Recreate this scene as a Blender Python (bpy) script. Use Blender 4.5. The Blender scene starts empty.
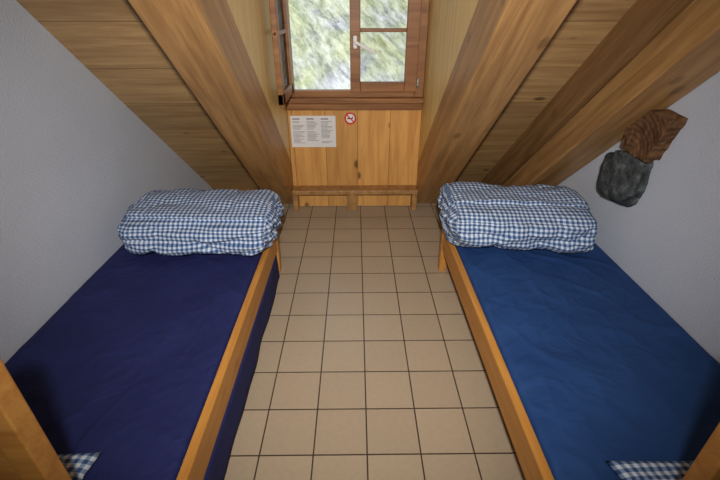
import bpy, bmesh, math, random
from mathutils import Vector, noise, Matrix as Mx
S=bpy.context.scene
S.view_settings.view_transform='Standard'
S.view_settings.look='None'
COL=S.collection

# ---------------------------------------------------------------- materials
def newmat(name,rough=.6,spec=.3):
    m=bpy.data.materials.new(name); m.use_nodes=True
    nt=m.node_tree; b=nt.nodes['Principled BSDF']
    b.inputs['Roughness'].default_value=rough
    b.inputs['Specular IOR Level'].default_value=spec
    return m,nt,b
def N(nt,t,**k):
    n=nt.nodes.new(t)
    for a,v in k.items(): setattr(n,a,v)
    return n
def math_(nt,op,a,b=None,c=None):
    n=N(nt,'ShaderNodeMath',operation=op)
    for i,v in enumerate((a,b,c)):
        if v is None: continue
        if isinstance(v,(int,float)): n.inputs[i].default_value=v
        else: nt.links.new(v,n.inputs[i])
    return n.outputs[0]
def mix(nt,f,a,b,mode='MIX'):
    n=N(nt,'ShaderNodeMix',data_type='RGBA',blend_type=mode)
    for s,v in ((n.inputs[0],f),(n.inputs[6],a),(n.inputs[7],b)):
        if isinstance(v,(int,float)): s.default_value=v
        elif isinstance(v,(tuple,list)): s.default_value=(*v[:3],1)
        else: nt.links.new(v,s)
    return n.outputs[2]
def ramp(nt,f,stops):
    r=N(nt,'ShaderNodeValToRGB'); e=r.color_ramp.elements
    while len(e)<len(stops): e.new(.5)
    for i,(p,c) in enumerate(stops):
        e[i].position=p; e[i].color=(*c[:3],1) if isinstance(c,(tuple,list)) else (c,c,c,1)
    nt.links.new(f,r.inputs[0]); return r.outputs[0]
def bump(nt,b,h,dist,strength=1):
    n=N(nt,'ShaderNodeBump'); n.inputs['Distance'].default_value=dist; n.inputs['Strength'].default_value=strength
    nt.links.new(h,n.inputs['Height']); nt.links.new(n.outputs[0],b.inputs['Normal'])
def plain(name,c,rough=.6,spec=.3,metal=0):
    m,nt,b=newmat(name,rough,spec); b.inputs['Base Color'].default_value=(*c,1); b.inputs['Metallic'].default_value=metal
    return m
SL=math.atan(.875)
def wood(name,light,dark,grain='X',rot=0,boards=None,knots=.6,rough=.45,off=0.0,seamdark=.35,freq=1.0,phase=0.0):
    m,nt,b=newmat(name,rough,.35)
    tc=N(nt,'ShaderNodeTexCoord'); mp=N(nt,'ShaderNodeMapping')
    mp.inputs['Rotation'].default_value=(rot,0,0); mp.inputs['Location'].default_value=(off,off*.7+phase,off*1.3)
    nt.links.new(tc.outputs['Object'],mp.inputs[0]); vec=mp.outputs[0]
    tint=None; seam=None
    if boards:
        ax,w=boards
        sp=N(nt,'ShaderNodeSeparateXYZ'); nt.links.new(vec,sp.inputs[0])
        q=math_(nt,'DIVIDE',sp.outputs[ax],w)
        idx=math_(nt,'FLOOR',q); fr=math_(nt,'FRACT',q)
        wn=N(nt,'ShaderNodeTexWhiteNoise',noise_dimensions='1D'); nt.links.new(idx,wn.inputs['W'])
        tint=wn.outputs['Value']
        d=math_(nt,'MINIMUM',fr,math_(nt,'SUBTRACT',1,fr))
        seam=math_(nt,'LESS_THAN',math_(nt,'MULTIPLY',d,w),.0022)
        cb=N(nt,'ShaderNodeCombineXYZ')
        for i in range(3): nt.links.new(math_(nt,'MULTIPLY',idx,3.7+i*1.9),cb.inputs[i])
        va=N(nt,'ShaderNodeVectorMath',operation='ADD'); nt.links.new(vec,va.inputs[0]); nt.links.new(cb.outputs[0],va.inputs[1]); vec=va.outputs[0]
    sc={'X':(1,14,14),'Y':(14,1,14),'Z':(14,14,1)}[grain]
    m2=N(nt,'ShaderNodeMapping'); m2.inputs['Scale'].default_value=[s*freq for s in sc]; nt.links.new(vec,m2.inputs[0])
    n1=N(nt,'ShaderNodeTexNoise'); n1.inputs['Scale'].default_value=1.3; n1.inputs['Detail'].default_value=5; n1.inputs['Distortion'].default_value=.6
    nt.links.new(m2.outputs[0],n1.inputs[0])
    n2=N(nt,'ShaderNodeTexNoise'); n2.inputs['Scale'].default_value=6; n2.inputs['Detail'].default_value=3
    nt.links.new(m2.outputs[0],n2.inputs[0])
    f=math_(nt,'ADD',math_(nt,'MULTIPLY',n1.outputs[0],.7),math_(nt,'MULTIPLY',n2.outputs[0],.3))
    mid=tuple((a+c)/2 for a,c in zip(light,dark))
    c=ramp(nt,f,[(.36,dark),(.5,mid),(.61,light)])
    if knots>0:
        ks={'X':(2.4,4,4),'Y':(4,2.4,4),'Z':(4,4,2.4)}[grain]
        m3=N(nt,'ShaderNodeMapping'); m3.inputs['Scale'].default_value=ks; nt.links.new(vec,m3.inputs[0])
        v=N(nt,'ShaderNodeTexVoronoi'); v.inputs['Scale'].default_value=1.0; nt.links.new(m3.outputs[0],v.inputs[0])
        k=ramp(nt,v.outputs['Distance'],[(.07,1.0),(.13,0.0)])
        c=mix(nt,math_(nt,'MULTIPLY',k,knots),c,tuple(x*.28 for x in dark))
    if tint is not None:
        c=mix(nt,1.0,c,ramp(nt,tint,[(0,(.84,.82,.79)),(1,(1.06,1.04,1.0))]),'MULTIPLY')
        c=mix(nt,seam,c,tuple(x*seamdark for x in dark))
    nt.links.new(c,b.inputs['Base Color'])
    bump(nt,b,f,.0015,.5)
    return m

def plaster():
    m,nt,b=newmat('plaster_white',.9,.1)
    tc=N(nt,'ShaderNodeTexCoord')
    n=N(nt,'ShaderNodeTexNoise'); n.inputs['Scale'].default_value=100; n.inputs['Detail'].default_value=2; nt.links.new(tc.outputs['Object'],n.inputs[0])
    n2=N(nt,'ShaderNodeTexNoise'); n2.inputs['Scale'].default_value=1.5; n2.inputs['Detail'].default_value=3; nt.links.new(tc.outputs['Object'],n2.inputs[0])
    c=ramp(nt,n2.outputs[0],[(.3,(.55,.59,.67)),(.7,(.60,.64,.72))])
    nt.links.new(c,b.inputs['Base Color'])
    bump(nt,b,ramp(nt,n.outputs[0],[(.4,0.),(.65,1.)]),.0018,.6)
    return m
def tiles():
    m,nt,b=newmat('floor_tiles',.35,.4)
    tc=N(nt,'ShaderNodeTexCoord'); mp=N(nt,'ShaderNodeMapping'); mp.inputs['Location'].default_value=(-.046,-.172,0)
    nt.links.new(tc.outputs['Object'],mp.inputs[0])
    br=N(nt,'ShaderNodeTexBrick',offset=0,squash=1)
    br.inputs['Color1'].default_value=(.43,.335,.232,1); br.inputs['Color2'].default_value=(.40,.31,.215,1)
    br.inputs['Mortar'].default_value=(.06,.04,.03,1)
    br.inputs['Scale'].default_value=1; br.inputs['Mortar Size'].default_value=.0036; br.inputs['Mortar Smooth'].default_value=.1
    br.inputs['Brick Width'].default_value=.25; br.inputs['Row Height'].default_value=.25
    nt.links.new(mp.outputs[0],br.inputs[0])
    n=N(nt,'ShaderNodeTexNoise'); n.inputs['Scale'].default_value=40; n.inputs['Detail'].default_value=3; nt.links.new(tc.outputs['Object'],n.inputs[0])
    c=mix(nt,1.0,br.outputs[0],ramp(nt,n.outputs[0],[(.3,.96),(.7,1.02)]),'MULTIPLY')
    nt.links.new(c,b.inputs['Base Color'])
    bump(nt,b,math_(nt,'SUBTRACT',1,br.outputs['Fac']),.002,.6)
    return m
def gingham():
    m,nt,b=newmat('gingham_cotton',.9,.1)
    uv=N(nt,'ShaderNodeTexCoord'); sp=N(nt,'ShaderNodeSeparateXYZ'); nt.links.new(uv.outputs['UV'],sp.inputs[0])
    P=.030
    a=math_(nt,'LESS_THAN',math_(nt,'FRACT',math_(nt,'DIVIDE',sp.outputs[0],P)),.5)
    c=math_(nt,'LESS_THAN',math_(nt,'FRACT',math_(nt,'DIVIDE',sp.outputs[1],P)),.5)
    s=math_(nt,'MULTIPLY',math_(nt,'ADD',a,c),.5)
    col=ramp(nt,s,[(0,(.60,.64,.71)),(.5,(.20,.28,.43)),(1,(.04,.075,.19))])
    nt.links.new(col,b.inputs['Base Color'])
    tc=N(nt,'ShaderNodeTexCoord'); n=N(nt,'ShaderNodeTexNoise'); n.inputs['Scale'].default_value=12; n.inputs['Detail'].default_value=3; n.inputs['Distortion'].default_value=1; nt.links.new(tc.outputs['Object'],n.inputs[0])
    bump(nt,b,n.outputs[0],.015,.6)
    return m
def sheet(name,c1,c2,bd=.02):
    m,nt,b=newmat(name,.75,.18)
    tc=N(nt,'ShaderNodeTexCoord')
    n=N(nt,'ShaderNodeTexNoise'); n.inputs['Scale'].default_value=3; n.inputs['Detail'].default_value=5; nt.links.new(tc.outputs['Object'],n.inputs[0])
    nt.links.new(ramp(nt,n.outputs[0],[(.3,c1),(.7,c2)]),b.inputs['Base Color'])
    n2=N(nt,'ShaderNodeTexNoise'); n2.inputs['Scale'].default_value=5; n2.inputs['Detail'].default_value=4; n2.inputs['Distortion'].default_value=1.6; nt.links.new(tc.outputs['Object'],n2.inputs[0])
    bump(nt,b,n2.outputs[0],bd,.7)
    return m

M_pl=plaster(); M_tile=tiles(); M_ging=gingham()
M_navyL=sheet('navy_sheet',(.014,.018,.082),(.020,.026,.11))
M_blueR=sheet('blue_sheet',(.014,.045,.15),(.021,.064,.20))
M_ceil=wood('ceiling_boards',(.54,.345,.155),(.37,.215,.09),'X',SL,boards=(1,.40),knots=.85,phase=.12)
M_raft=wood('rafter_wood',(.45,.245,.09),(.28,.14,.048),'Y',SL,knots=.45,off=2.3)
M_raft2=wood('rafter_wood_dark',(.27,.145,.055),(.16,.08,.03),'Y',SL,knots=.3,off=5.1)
M_cheek=wood('cheek_plywood',(.82,.60,.24),(.68,.47,.17),'Z',0,knots=.2,off=1.1)  # plywood tone, albedo raised to stand in for daylight on the cheeks
M_panel=wood('pine_panel',(.72,.39,.12),(.54,.26,.07),'Z',0,boards=(0,.31),knots=.9,off=.6)
M_frame=wood('window_wood',(.34,.155,.055),(.21,.085,.028),'X',0,knots=0,off=.4)
M_bed=wood('bed_wood_honey',(.56,.26,.055),(.43,.175,.033),'Y',0,knots=.25,off=.9)
M_bedp=wood('bed_panel_honey',(.53,.25,.06),(.40,.165,.035),'X',0,knots=.4,off=.2)
# weathered end grain: rings across the stub
M_stub,nt,b=newmat('old_beam_end_grain',.85,.15)
tc=N(nt,'ShaderNodeTexCoord'); mp=N(nt,'ShaderNodeMapping'); mp.inputs['Location'].default_value=(-1.6,-2.36,-1.05); nt.links.new(tc.outputs['Object'],mp.inputs[0])
wv=N(nt,'ShaderNodeTexWave',wave_type='RINGS',rings_direction='X'); wv.inputs['Scale'].default_value=11; wv.inputs['Distortion'].default_value=3; wv.inputs['Detail'].default_value=4; nt.links.new(mp.outputs[0],wv.inputs[0])
nn_=N(nt,'ShaderNodeTexNoise'); nn_.inputs['Scale'].default_value=9; nn_.inputs['Detail'].default_value=8; nn_.inputs['Roughness'].default_value=.75; nt.links.new(tc.outputs['Object'],nn_.inputs[0])
cst=mix(nt,.35,ramp(nt,nn_.outputs[0],[(.33,(.035,.018,.01)),(.5,(.15,.07,.032)),(.68,(.30,.17,.085))]),ramp(nt,wv.outputs[0],[(0,(.06,.03,.015)),(1,(.24,.12,.055))]))
nt.links.new(cst,b.inputs['Base Color']); bump(nt,b,nn_.outputs[0],.02,.9)
M_glass,nt,b=newmat('window_glass',.0,.5)
b.inputs['Transmission Weight'].default_value=1; b.inputs['IOR'].default_value=1.02
M_white=plain('white_plastic',(.8,.8,.8),.3); M_black=plain('black',(.02,.02,.02),.4)

# ---------------------------------------------------------------- mesh helpers
def obj(name,bm,mat=None,smooth=False,bev=0,parent=None):
    bmesh.ops.recalc_face_normals(bm,faces=bm.faces)
    me=bpy.data.meshes.new(name); bm.to_mesh(me); bm.free()
    o=bpy.data.objects.new(name,me); COL.objects.link(o)
    if mat:
        for mm in (mat if isinstance(mat,list) else [mat]): me.materials.append(mm)
    if smooth:
        for p in me.polygons: p.use_smooth=True
    if bev:
        md=o.modifiers.new('bevel','BEVEL'); md.width=bev; md.segments=2; md.limit_method='ANGLE'
    if parent: o.parent=parent
    return o
def prism(bm,yz,x0,x1,mi=0):
    a=[bm.verts.new((x0,y,z)) for y,z in yz]; b=[bm.verts.new((x1,y,z)) for y,z in yz]
    fs=[bm.faces.new(a),bm.faces.new(b[::-1])]; n=len(yz)
    for i in range(n): fs.append(bm.faces.new((a[i],b[i],b[(i+1)%n],a[(i+1)%n])))
    for f in fs: f.material_index=mi
def box(bm,x0,x1,y0,y1,z0,z1,mi=0): prism(bm,[(y0,z0),(y1,z0),(y1,z1),(y0,z1)],x0,x1,mi)
def boxes(name,lst,mat,bev=0,parent=None):
    bm=bmesh.new()
    for l in lst: box(bm,*l)
    return obj(name,bm,mat,bev=bev,parent=parent)
def empty(name,loc=(0,0,0)):
    e=bpy.data.objects.new(name,None); COL.objects.link(e); e.empty_display_size=.1; return e

XL,XR=-1.65,1.70
CZ=lambda y:1.843-.875*(y-2.326)
Yc=lambda z:2.326+(1.843-z)/.875
RZ=4.0
RY=lambda z:RZ-z/.875

# ---------------------------------------------------------------- shell
boxes('floor',[(XL-.1,XR+.1,-1.0,4.6,-.1,0)],M_tile)
boxes('wall_left',[(XL-.12,XL,-1.0,4.6,0,2.6)],M_pl)
boxes('wall_right',[(XR,XR+.12,-1.0,4.6,0,2.6)],M_pl)
boxes('wall_front',[(XL-.12,XR+.12,-1.12,-1.0,0,2.6)],M_pl)
IL,OL,IR,OR=-.64,-.91,.62,.90
bm=bmesh.new()
sl=[(Yc(0),0),(Yc(2.5),2.5),(Yc(2.5)+.15,2.5),(Yc(0)+.15,0)]
prism(bm,sl,XL,IL-.03); prism(bm,sl,IR+.03,XR)
prism(bm,[(Yc(2.35),2.35),(Yc(2.5),2.5),(Yc(2.5)+.3,2.5),(Yc(2.35)+.2,2.35)],IL-.03,IR+.03)
obj('ceiling',bm,M_ceil)
boxes('ceiling_flat',[(XL-.1,XR+.1,-1.1,Yc(2.5)+.25,2.5,2.6),(IL-.1,IR+.1,Yc(2.5),4.1,2.38,2.5)],M_cheek)
bm=bmesh.new()
ck=[(Yc(2.38)-.01,2.38),(4.05,2.38),(4.05,CZ(4.05)+.0)]
prism(bm,ck,IL-.03,IL-.004); prism(bm,ck,IR+.004,IR+.03)
obj('wall_dormer_cheeks',bm,M_cheek)
boxes('wall_back',[(IL,IR,3.95,4.05,0,1.1),(IL,IR,3.95,4.05,2.26,2.4)],M_panel)
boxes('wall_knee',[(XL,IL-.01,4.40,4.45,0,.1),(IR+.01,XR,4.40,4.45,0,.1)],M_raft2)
boxes('trim_1',[(IL,IR,3.86,3.95,1.055,1.10),(IL,IR,3.92,3.95,.985,1.055)],M_frame,bev=.006)
boxes('trim_2',[(IL,IR,3.80,3.95,.185,.23),(-.09,.01,3.83,3.95,0,.185),(IL,IL+.05,3.83,3.95,0,.185),(IR-.05,IR,3.83,3.95,0,.185)],M_raft,bev=.006)
for x0,x1 in ((OL,IL),(IR,OR)):
    bm=bmesh.new()
    prism(bm,[(RY(0),0),(RY(2.5),2.5),(Yc(2.5)+.06,2.5),(Yc(0)+.06,0)],x0,x1)
    obj('roof_rafter',bm,M_raft,bev=.008)
ZB=3.80
mid=4.12
bm=bmesh.new()
prism(bm,[(ZB,0),(ZB-2.5/.875,2.5),(mid-.01-2.5/.875,2.5),(mid-.01,0)],1.44,XR)
obj('wall_rafter',bm,M_raft,bev=.01)
bm=bmesh.new()
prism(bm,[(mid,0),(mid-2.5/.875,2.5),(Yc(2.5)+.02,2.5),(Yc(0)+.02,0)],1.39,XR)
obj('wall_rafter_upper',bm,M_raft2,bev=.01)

# ---------------------------------------------------------------- window
W=empty('window_1')
boxes('frame',[(-.64,-.56,3.92,4.0,1.1,2.26),(.54,.62,3.92,4.0,1.1,2.26),(-.56,.54,3.92,4.0,1.1,1.16),(-.56,.54,3.92,4.0,2.2,2.26)],M_frame,bev=.006,parent=W)
z0,z1=1.15,2.2
boxes('sash_right',[(-.045,.045,3.89,3.95,z0,z1),(.44,.55,3.89,3.95,z0,z1),(.045,.44,3.89,3.95,z0,z0+.085),(.045,.44,3.89,3.95,z1-.08,z1),(.045,.44,3.90,3.94,1.635,1.665)],M_frame,bev=.006,parent=W)
boxes('glass_right',[(.045,.44,3.918,3.922,z0+.08,z1-.08)],M_glass,parent=W)
hy=3.88; L=.58
boxes('sash_left',[(-.60,-.555,hy-.085,hy,z0,z1),(-.60,-.555,hy-L,hy-L+.085,z0,z1),(-.60,-.555,hy-L,hy,z0,z0+.085),(-.60,-.555,hy-L,hy,z1-.08,z1),(-.59,-.565,hy-L,hy,1.635,1.665)],M_frame,bev=.006,parent=W)
boxes('glass_left',[(-.580,-.576,hy-L+.08,hy-.08,z0+.08,z1-.08)],M_glass,parent=W)
boxes('hinges',[(-.625,-.60,3.86,3.885,1.20,1.29),(.545,.565,3.86,3.89,1.20,1.27)],plain('hinge_metal',(.35,.35,.35),.35,.5,1),bev=.003,parent=W)
bm=bmesh.new()
box(bm,-.016,.016,3.872,3.89,1.51,1.61)
bmesh.ops.create_cone(bm,cap_ends=True,segments=20,radius1=.012,radius2=.012,depth=.05,matrix=Mx.Translation((0,3.855,1.56))@Mx.Rotation(math.pi/2,4,'X'))
bmesh.ops.create_cube(bm,size=1,matrix=Mx.Translation((.085,3.832,1.522))@Mx.Rotation(math.radians(25),4,'Y')@Mx.Diagonal((.20,.018,.026,1)))
obj('handle',bm,M_white,bev=.005,parent=W)

# ---------------------------------------------------------------- notices
NP=empty('notice_sheet')
boxes('paper',[(-.62,-.19,3.945,3.949,.63,.93)],plain('paper',(.75,.75,.76),.7),parent=NP)
tx=[]
random.seed(4)
for c in range(3):
    x=-.60+c*.135
    tx.append((x,x+.07,3.9435,3.9452,.895,.907))
    z=.875
    while z>.66:
        if random.random()>.12:
            tx.append((x,x+random.uniform(.06,.115),3.9435,3.9452,z,z+.004))
        z-=.012
boxes('print_lines',tx,plain('ink',(.25,.25,.27),.7),parent=NP)
SG=empty('no_smoking_sign')
def disc(bm,cx,cz,r0,r1,y0,y1,n=40):
    ring=[]
    for i in range(n):
        a=2*math.pi*i/n; ca,sa=math.cos(a),math.sin(a)
        ring.append([bm.verts.new((cx+r*ca,y,cz+r*sa)) for r,y in ((r0,y0),(r1,y0),(r1,y1),(r0,y1))])
    for i in range(n):
        A,B=ring[i],ring[(i+1)%n]
        for k in range(4): bm.faces.new((A[k],B[k],B[(k+1)%4],A[(k+1)%4]))
cx,cz=-.05,.905
M_red=plain('sign_red',(.65,.02,.02),.4)
bm=bmesh.new(); bmesh.ops.create_cone(bm,cap_ends=True,segments=40,radius1=.056,radius2=.056,depth=.004,matrix=Mx.Translation((cx,3.947,cz))@Mx.Rotation(math.pi/2,4,'X')); obj('disc',bm,M_white,parent=SG)
bm=bmesh.new(); disc(bm,cx,cz,.042,.056,3.942,3.9455)
bmesh.ops.create_cube(bm,size=1,matrix=Mx.Translation((cx,3.9425,cz))@Mx.Rotation(math.radians(45),4,'Y')@Mx.Diagonal((.09,.003,.01,1)))
obj('ring',bm,M_red,parent=SG)
boxes('cigarette',[(cx-.03,cx+.024,3.9438,3.9452,cz-.006,cz+.004),(cx+.02,cx+.026,3.9438,3.9452,cz+.006,cz+.02)],M_black,parent=SG)

# ---------------------------------------------------------------- beds
def soft_slab(name,x0,x1,y0,y1,z0,z1,r,mat,parent,seed=0,amp=.006):
    def axis(a,b,n):
        e=[0,.12,.3,.55,.8]
        return [a+r*t for t in e]+[a+r+(b-a-2*r)*i/n for i in range(n+1)]+[b-r*t for t in e[::-1]]
    xs=axis(x0,x1,90); ys=axis(y0,y1,170)
    bm=bmesh.new(); g=[]
    for y in ys:
        row=[]
        for x in xs:
            d=min(x-x0,x1-x,y-y0,y1-y)
            drop=0
            if d<r: drop=r-math.sqrt(max(0,r*r-(r-d)**2))
            w=noise.noise(Vector((x*2+seed,y*1.2,seed)))*amp*1.3
            rd=1-abs(noise.noise(Vector((x*4+y*2.4+seed,y*2.6-x*1.0,seed+3))))*2
            w+=max(0,rd-.65)*amp*5*max(0,noise.noise(Vector((x*1.7+seed,y*1.7,9)))+.4)
            rd=1-abs(noise.noise(Vector((x*7-y*5+seed,y*3+x*3.0,seed+7))))*2
            w+=max(0,rd-.65)*amp*2.5*max(0,noise.noise(Vector((x*1.9+seed,y*1.4,29)))+.3)
            row.append(bm.verts.new((x,y,z1-drop+w*min(1,d/.05))))
        g.append(row)
    for j in range(len(ys)-1):
        for i in range(len(xs)-1): bm.faces.new((g[j][i],g[j][i+1],g[j+1][i+1],g[j+1][i]))
    be=[e for e in bm.edges if e.is_boundary]
    res=bmesh.ops.extrude_edge_only(bm,edges=be)
    for v in [v for v in res['geom'] if isinstance(v,bmesh.types.BMVert)]: v.co.z=z0
    bmesh.ops.holes_fill(bm,edges=[e for e in bm.edges if e.is_boundary])
    return obj(name,bm,mat,smooth=True,parent=parent)
def bx(a,b): return (min(a,b),max(a,b))
def bed(side,xin,xwall,sheetmat,px):
    s=side
    B=empty('single_bed')
    y0,y1=.73,2.76
    boxes('side_rail',[(*bx(xin,xin+s*.04),y0,y1,.20,.36)],M_bed,bev=.006,parent=B)
    boxes('side_rail_wall',[(*bx(xwall-s*.03,xwall-s*.005),y0,y1,.20,.345)],M_bed,bev=.006,parent=B)
    inn=bx(xin+s*.04,xwall-s*.03)
    boxes('head_rail',[(*inn,y1-.03,y1,.20,.36)],M_bed,bev=.006,parent=B)
    boxes('slat_base',[(*inn,y0,y1-.03,.20,.23)],M_bedp,parent=B)
    lg=[]
    for yy in (y0+.01,y1-.065):
        lg.append((*bx(xin-s*.004,xin+s*.05),yy,yy+.06,0,.355))
        lg.append((*bx(xwall-s*.06,xwall-s*.006),yy,yy+.06,0,.34))
    boxes('legs',lg,M_bed,bev=.004,parent=B)
    mi=bx(xin+s*.043,xwall-s*.003)
    soft_slab('mattress',mi[0],mi[1],y0+.005,y1-.035,.232,.372,.03,sheetmat,B,seed=3.3 if s<0 else 8.1,amp=.008)
    F=empty('wooden_bed_screen')
    boxes('corner_post',[(*bx(px,px+s*.07),.655,.715,0,1.12)],M_bedp,bev=.005,parent=F)
    boxes('boards',[(*bx(px+s*.07,xwall-s*.005),.67,.70,.1+.25*i,.345+.25*i) for i in range(4)],M_bedp,bev=.005,parent=F)
    return B
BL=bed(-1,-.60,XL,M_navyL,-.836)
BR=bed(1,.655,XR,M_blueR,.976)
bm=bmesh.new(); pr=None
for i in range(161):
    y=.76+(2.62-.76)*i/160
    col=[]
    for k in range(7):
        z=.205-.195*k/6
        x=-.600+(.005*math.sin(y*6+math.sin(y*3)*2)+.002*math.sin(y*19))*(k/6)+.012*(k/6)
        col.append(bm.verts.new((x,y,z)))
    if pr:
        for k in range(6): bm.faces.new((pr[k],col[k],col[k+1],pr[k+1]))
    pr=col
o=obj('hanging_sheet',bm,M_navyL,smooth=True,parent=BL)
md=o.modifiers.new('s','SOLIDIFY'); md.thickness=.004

# ---------------------------------------------------------------- folded duvets (loosely rolled flat, spiral ends)
def roll(name,xa,xb,yc,zb,ry,rz,seed,tilt=0.0,pw=3.0,grooves=2.0,fold=118):
    bm=bmesh.new(); uvl=bm.loops.layers.uv.new('UVMap')
    NT=140; caps=18; NB=120
    L=xb-xa; cxm=(xa+xb)/2
    rows=[('a',i/caps) for i in range(caps+1)]+[('b',i/NB) for i in range(1,NB)]+[('c',1-i/caps) for i in range(caps+1)]
    vs=[]; uvs=[]
    for kind,t in rows:
        ring=[];ur=[]
        xq=xa+L*t if kind=='b' else (xa if kind=='a' else xb)
        th0=math.radians(fold+10*noise.noise(Vector((xq*2,seed,7))))
        for j in range(NT):
            th=2*math.pi*j/NT
            ph=((th-th0)%(2*math.pi))/(2*math.pi)
            c,s=math.cos(th),math.sin(th)
            sr=(abs(c)**pw+abs(s)**pw)**(-1/pw)
            lay=1-.11*max(0,1-ph/.13)**1.2
            lay*=1+.025*ph
            if kind=='b':
                x=xa+L*t; e=min(t,1-t)*L; rad=1-.08*max(0,1-e/.08)**2
            else:
                rad=max(t,.001)*.92
                gv=abs(math.sin(math.pi*(t*grooves+ph)))
                dep=.06*(1-gv)**1.6*min(1,t*3)
                if t>.88: dep*=max(0,(1-t)/.12)
                bul=.045*math.sqrt(max(0,1-t**4))
                x=(xa-bul+dep) if kind=='a' else (xb+bul-dep)
            p=Vector((x*2.6,c*1.5+seed,s*1.5+seed*2))
            n1=noise.noise(p)*.12+noise.noise(p*2.3)*.06+noise.noise(p*5)*.018
            cr=max(0,1-abs(noise.noise(Vector((x*4.5,th*1.1,seed))))*4.5)*(-.055)
            cr+=max(0,1-abs(noise.noise(Vector((x*3+th*1.5,th*1.6,seed+4))))*5)*(-.035)
            rr=rad*lay*(1+(n1+cr)*min(1,rad))
            y=yc+ry*sr*c*rr+tilt*(x-cxm)
            z=zb+rz+rz*(1+.06*c)*sr*s*rr
            z=max(z,zb+.001)
            ring.append(bm.verts.new((x+noise.noise(p*1.4)*.03,y,z)))
            ur.append((y,z))
        vs.append(ring); uvs.append(ur)
    midr=vs[len(vs)//2]; arc=[0]
    for j in range(NT): arc.append(arc[-1]+(midr[j].co-midr[(j+1)%NT].co).length)
    for i in range(len(vs)-1):
        cap=(rows[i][0]!='b' and rows[i+1][0]!='b')
        for j in range(NT):
            k=(j+1)%NT
            f=bm.faces.new((vs[i][j],vs[i+1][j],vs[i+1][k],vs[i][k]))
            for lp,(a,b_) in zip(f.loops,((i,j),(i+1,j),(i+1,k),(i,k))):
                if cap: lp[uvl].uv=uvs[a][b_]
                else: lp[uvl].uv=(vs[a][b_].co.x,arc[j+1] if b_==k else arc[j])
    bm.faces.new(vs[0]); bm.faces.new(vs[-1][::-1])
    return obj(name,bm,M_ging,smooth=True)
roll('rolled_duvet',-1.505,-.59,2.575,.381,.335,.143,1.7,tilt=-.03,fold=125)
roll('rolled_duvet',.665,1.53,2.60,.381,.34,.155,5.2,tilt=-.08,fold=112)

def pillow(name,cx,cy,zb,lx,ly,h,rot):
    bm=bmesh.new(); uvl=bm.loops.layers.uv.new('UVMap'); n=24
    def P(u,v,sgn):
        e=(1-abs(u)**3.2)*(1-abs(v)**3.2)
        pin=1-.08*(1-abs(u))*abs(v); pin2=1-.08*(1-abs(v))*abs(u)
        X=u*lx/2*pin2; Y=v*ly/2*pin
        z=h*.5+sgn*h*.5*max(0,e)**.5+noise.noise(Vector((u*2,v*2,sgn)))*.008*e
        return Vector((cx+X*math.cos(rot)-Y*math.sin(rot),cy+X*math.sin(rot)+Y*math.cos(rot),zb+z))
    for sgn in (1,-1):
        g=[[bm.verts.new(P(-1+2*i/n,-1+2*j/n,sgn)) for i in range(n+1)] for j in range(n+1)]
        for j in range(n):
            for i in range(n):
                f=bm.faces.new((g[j][i],g[j][i+1],g[j+1][i+1],g[j+1][i]))
                for lp,(a,b_) in zip(f.loops,((j,i),(j,i+1),(j+1,i+1),(j+1,i))): lp[uvl].uv=(b_/n*lx,a/n*ly)
    bmesh.ops.remove_doubles(bm,verts=bm.verts,dist=.0005)
    return obj(name,bm,M_ging,smooth=True)
pillow('checkered_pillow',-1.155,.825,.383,.48,.17,.06,.05)
pillow('checkered_pillow',1.14,.805,.383,.52,.14,.045,0)

# ---------------------------------------------------------------- beam stub and stone on the right wall
bm=bmesh.new()
bmesh.ops.create_cube(bm,size=1)
bmesh.ops.subdivide_edges(bm,edges=bm.edges,cuts=14,use_grid_fill=True)
for v in bm.verts:
    c=v.co.copy()
    m_=max(abs(c.y),abs(c.z)); l_=math.hypot(c.y,c.z)
    k=.86+.14*(m_/l_ if l_>1e-5 else 1)
    x=1.67+c.x*.11; y=2.30+c.y*.29*k; z=1.195+c.z*.26*k
    y+=-.05*c.z+.02*c.z*c.y*4
    if c.x<0: z+=.03*c.y
    d=noise.noise(Vector((x*9,y*9,z*9)))*.010+noise.noise(Vector((x*30,y*30,z*30)))*.007
    v.co=(min(x+d,1.72),y+d,z+d)
obj('beam_stub',bm,M_stub,bev=.004)
bm=bmesh.new()
bmesh.ops.create_icosphere(bm,subdivisions=4,radius=1)
for v in bm.verts:
    c=v.co.copy()
    q=Vector([math.copysign(abs(a)**.65,a) for a in c])
    nn=noise.noise(c*1.6+Vector((2,0,0)))*.22+noise.noise(c*5)*.06
    q*=1+nn
    v.co=(1.68+q.x*.075,2.41+q.y*.195,.885+q.z*.17-(.03*q.y))
m,nt,b=newmat('stone',.9,.2)
tc=N(nt,'ShaderNodeTexCoord'); n=N(nt,'ShaderNodeTexNoise'); n.inputs['Scale'].default_value=16; n.inputs['Detail'].default_value=8; n.inputs['Roughness'].default_value=.7; nt.links.new(tc.outputs['Object'],n.inputs[0])
nt.links.new(ramp(nt,n.outputs[0],[(.35,(.02,.022,.025)),(.55,(.075,.085,.085)),(.72,(.25,.26,.25))]),b.inputs['Base Color']); bump(nt,b,n.outputs[0],.015,.9)
obj('corbel_stone',bm,m,smooth=True)

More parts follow.
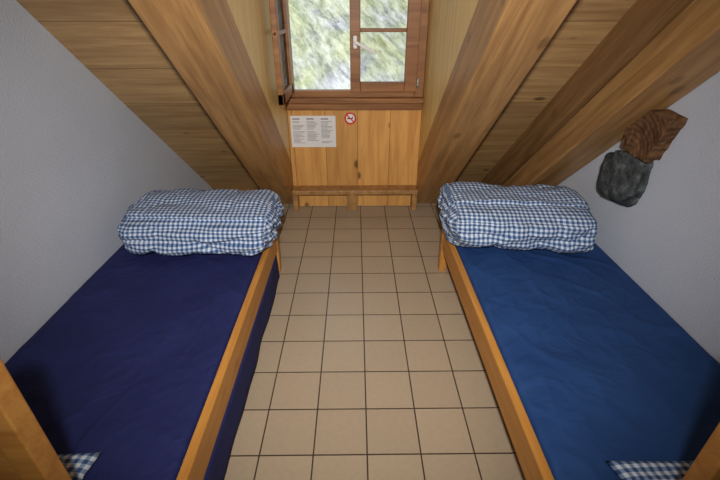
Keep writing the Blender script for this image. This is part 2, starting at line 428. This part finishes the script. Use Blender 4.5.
# ---------------------------------------------------------------- outside mountainside
bm=bmesh.new(); g=[]
NX,NYY=300,260
for j in range(NYY):
    row=[]
    for i in range(NX):
        x=-60+i*.4; t=j/(NYY-1)
        y=35+t*90; z=-30+t*75
        d=noise.fractal(Vector((x*.12+z*.10,y*.03,z*.05)),1.0,2.0,7)*2.2+abs(noise.noise(Vector((x*.3+z*.34,z*.05,3))))*2.2+noise.fractal(Vector((x*.9,y*.4,z*.9)),1,2,4)*.35
        row.append(bm.verts.new((x,y-d*.8,z+d*.6)))
    g.append(row)
for j in range(NYY-1):
    for i in range(NX-1): bm.faces.new((g[j][i],g[j][i+1],g[j+1][i+1],g[j+1][i]))
m,nt,b=newmat('mountain_scree',.95,.05)
tc=N(nt,'ShaderNodeTexCoord'); mp=N(nt,'ShaderNodeMapping'); mp.inputs['Rotation'].default_value=(0,math.radians(-48),0)
mpp=N(nt,'ShaderNodeMapping'); mpp.inputs['Scale'].default_value=(.35,.3,1.1)
nt.links.new(tc.outputs['Object'],mp.inputs[0]); nt.links.new(mp.outputs[0],mpp.inputs[0])
n=N(nt,'ShaderNodeTexNoise'); n.inputs['Scale'].default_value=1.1; n.inputs['Detail'].default_value=14; n.inputs['Roughness'].default_value=.78; nt.links.new(mpp.outputs[0],n.inputs[0])
n3=N(nt,'ShaderNodeTexNoise'); n3.inputs['Scale'].default_value=.14; n3.inputs['Detail'].default_value=8; nt.links.new(tc.outputs['Object'],n3.inputs[0])
rock=ramp(nt,n.outputs[0],[(.38,(.13,.13,.13)),(.5,(.30,.30,.285)),(.62,(.46,.455,.43))])
grass=ramp(nt,n.outputs[0],[(.38,(.17,.18,.09)),(.5,(.31,.32,.19)),(.62,(.42,.42,.29))])
nt.links.new(mix(nt,ramp(nt,n3.outputs[0],[(.40,0.),(.60,1.)]),rock,grass),b.inputs['Base Color'])
obj('mountainside',bm,m,smooth=True)

# ---------------------------------------------------------------- lights
w=bpy.data.worlds.new('sky'); S.world=w; w.use_nodes=True
bg=w.node_tree.nodes['Background']; bg.inputs[0].default_value=(.66,.79,1,1); bg.inputs[1].default_value=1.7
def light(name,typ,loc,dirv,energy,color=(1,1,1),**k):
    l=bpy.data.lights.new(name,typ); l.energy=energy; l.color=color
    for a,v in k.items(): setattr(l,a,v)
    o=bpy.data.objects.new(name,l); COL.objects.link(o); o.location=loc
    o.rotation_euler=Vector(dirv).to_track_quat('-Z','Y').to_euler(); return o
light('sun','SUN',(0,-20,40),(.55,.7,-.6),4.6,(1,.97,.9),angle=.01)
light('flash','SPOT',(0.0,-.2,2.15),(0,1,-.46),370,(1,.975,.94),spot_size=math.radians(101),spot_blend=1.0,shadow_soft_size=.06)

cam=bpy.data.cameras.new('cam'); cam.lens=20.5; cam.sensor_width=36; cam.clip_start=.02; cam.clip_end=500
co=bpy.data.objects.new('camera',cam); COL.objects.link(co); co.location=(0,0,1.8)
co.rotation_euler=(math.radians(60.7),0,-.0106); S.camera=co
